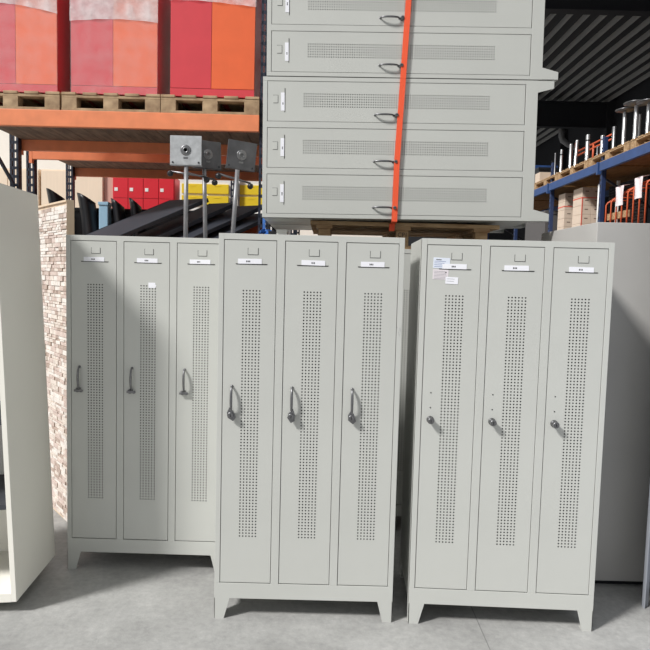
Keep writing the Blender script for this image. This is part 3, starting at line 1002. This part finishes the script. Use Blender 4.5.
tag(part('black_box', lambda b: (box(b, 3.5, 3.8, 10.75, 11.05, 3.2345, 3.52, 0.01), box(b, 3.49, 3.81, 10.74, 11.06, 3.49, 3.53, 0.004)), BLACKP), 'black box next to the blue crate on the upper rack level', 'box')
tag(part('carton', lambda b: (box(b, 3.42, 3.72, 10.45, 10.68, 3.2345, 3.40, 0.003), box(b, 3.42, 3.72, 10.55, 10.58, 3.3995, 3.4015, mi=1)), [CARTON, TAPE]), 'pale carton on the farthest pallet of the blue rack', 'carton')
tag(part('drain_pipe', lambda b: tube(b, [(6.26, 17.5, 6.15), (6.26, 17.5, 5.56), (6.30, 17.5, 5.46), (6.45, 17.5, 5.36), (7.15, 17.5, 5.1)], 0.08, 12), mat('grey_pipe', srgb(120, 120, 122), 0.5)), 'grey bent drain pipe in the dark hall beyond the columns', 'pipe')

# cartons
CZ = 2.2
def carton(label, x, y, z, w, d, h, group):
    t = thing('carton', label, 'carton', (x, y, z), group=group)
    part('box', lambda b: box(b, 0, w, 0, d, 0, h, 0.003), CARTON, t)
    part('hand_hole', lambda b: box(b, w * .32, w * .68, -0.0008, 0.001, h * .5, h * .62), TAPE, t)
rows = ['lowest', 'second lowest', 'third lowest', 'third from the top', 'second from the top', 'topmost']
for j in range(6):
    for i in range(2):
        carton('pale carton, %s of the %s column in the nearer strapped stack' % (rows[j], ('left', 'right')[i]), 3.50 + i * 0.135, 8.86, CZ + j * 0.1235, 0.132, 0.32, 0.1215, 'cartons in the nearer stack')
rowb = ['lowest', 'second lowest', 'middle', 'second from the top', 'topmost']
for j in range(6):
    carton('pale carton, %s of the single column further back on the blue rack' % rows[j], 3.50, 9.50, CZ + j * 0.124, 0.14, 0.26, 0.122, 'cartons in the farther stack')
def cstrap(x0, x1, y0, y1, z, v=False):
    def f(b):
        e = 0.003
        box(b, x0 - e, x1 + e, y0 - e, y0 - 0.0005, z, z + 0.014)
        box(b, x0 - e, x0 - 0.0005, y0 - e, y1 + e, z, z + 0.014)
        box(b, x1 + 0.0005, x1 + e, y0 - e, y1 + e, z, z + 0.014)
        box(b, x0 - e, x1 + e, y1 + 0.0005, y1 + e, z, z + 0.014)
        if v:
            box(b, x0 - e, x0 + 0.012, y0 - e, y0 - 0.0005, CZ + 0.001, z)
    return f
tag(part('packing_band', cstrap(3.50, 3.767, 8.86, 9.18, 2.79, True), PINK), 'pink packing band around the nearer carton stack', 'band')
tag(part('packing_band', cstrap(3.50, 3.64, 9.50, 9.76, 2.74), PINK), 'pink packing band around the farther carton column', 'band')
tag(part('white_tube', lambda b: lathe(b, [(0.022, 0), (0.022, 0.70), (0.016, 0.70)], (3.50, 8.30, CZ)), WHITE), 'white tube standing left of the near blue upright', 'tube')
tag(part('white_tube', lambda b: lathe(b, [(0.022, 0), (0.022, 0.72), (0.016, 0.72)], (3.66, 8.13, CZ)), WHITE), 'white tube standing right of the near blue upright', 'tube')
tag(part('grey_case', lambda b: (box(b, 3.46, 4.2, 10.2, 11.2, CZ, 2.74, 0.006), box(b, 3.45, 4.21, 10.19, 11.21, 2.70, 2.76, 0.004)), mat('mid_grey_plastic', srgb(92, 89, 88), 0.6)), 'grey case on the far bay of the blue rack beside the stacked locker foot', 'case')

# orange trolley frames with sheets
tr = thing('roll_cage', 'orange tubular roll cage with arched rails on the blue rack at the right edge', 'trolley', (3.44, 6.93, CZ))
part('base', lambda b: box(b, 0, 0.5, 0, 1.05, 0.0, 0.03, 0.002), CAGE, tr)
for k in range(8):
    y = 0.03 + k * 0.14
    h_ = 0.43 + 0.13 * min(1.0, max(0.0, (1.05 - y) / 0.9))
    part('hoop', lambda b: tube(b, [(0, y, 0.03), (0, y, h_ - 0.05), (0.015, y - 0.01, h_ - 0.02), (0.05, y - 0.03, h_), (0.25, y - 0.03, h_ + 0.01)], 0.0095, 8), CAGE, tr)
part('top_rail', lambda b: tube(b, [(0.05, 1.02, 0.44), (0.05, 0.6, 0.51), (0.05, 0.0, 0.56)], 0.009, 8), CAGE, tr)
part('mid_board', lambda b: box(b, 0.02, 0.06, 0.5, 1.02, 0.20, 0.28, 0.002), WOOD, tr)
def sheet(y0, y1, z0, z1, seed):
    def f(b):
        r = random.Random(seed)
        g = [[(3.425 - 0.006 * math.sin(i * 1.1 + j * .5), y0 + (y1 - y0) * i / 8, z1 - (z1 - z0) * j / 6) for j in range(7)] for i in range(9)]
        for i in range(8):
            for j in range(6):
                p, q, s_ = Vector(g[i][j]), Vector(g[i + 1][j]), Vector(g[i][j + 1])
                obox(b, p, q - p, s_ - p, (-0.0015, 0, 0))
        obox(b, (3.42, y0, z1), (0.075, 0, 0.012), (0, y1 - y0, 0), (0, 0, 0.0015))
    return f
tag(part('paper_sheet', sheet(7.46, 7.66, 2.54, 2.765, 1), SHEET), 'white sheet hanging over the orange cage, left one of the two', 'sheet')
tag(part('paper_sheet', sheet(7.02, 7.20, 2.57, 2.80, 2), SHEET), 'white sheet hanging over the orange cage, right one near the edge', 'sheet')
lv = thing('slatted_panel', 'dark slatted panel standing behind the orange cage', 'panel', (4.0, 8.09, CZ))
part('frame', lambda b: (box(b, 0, 0.03, 0, 0.03, 0, 0.80), box(b, 0, 0.03, 1.05, 1.08, 0, 0.80), box(b, 0, 0.03, 0, 1.08, 0.78, 0.80), box(b, 0.02, 0.03, 0, 1.08, 0, 0.80)), SLAT, lv)
part('slats', lambda b: [box(b, -0.004, 0.02, 0.03, 1.05, 0.02 + k * 0.04, 0.044 + k * 0.04, 0.002) for k in range(19)], SLAT, lv)
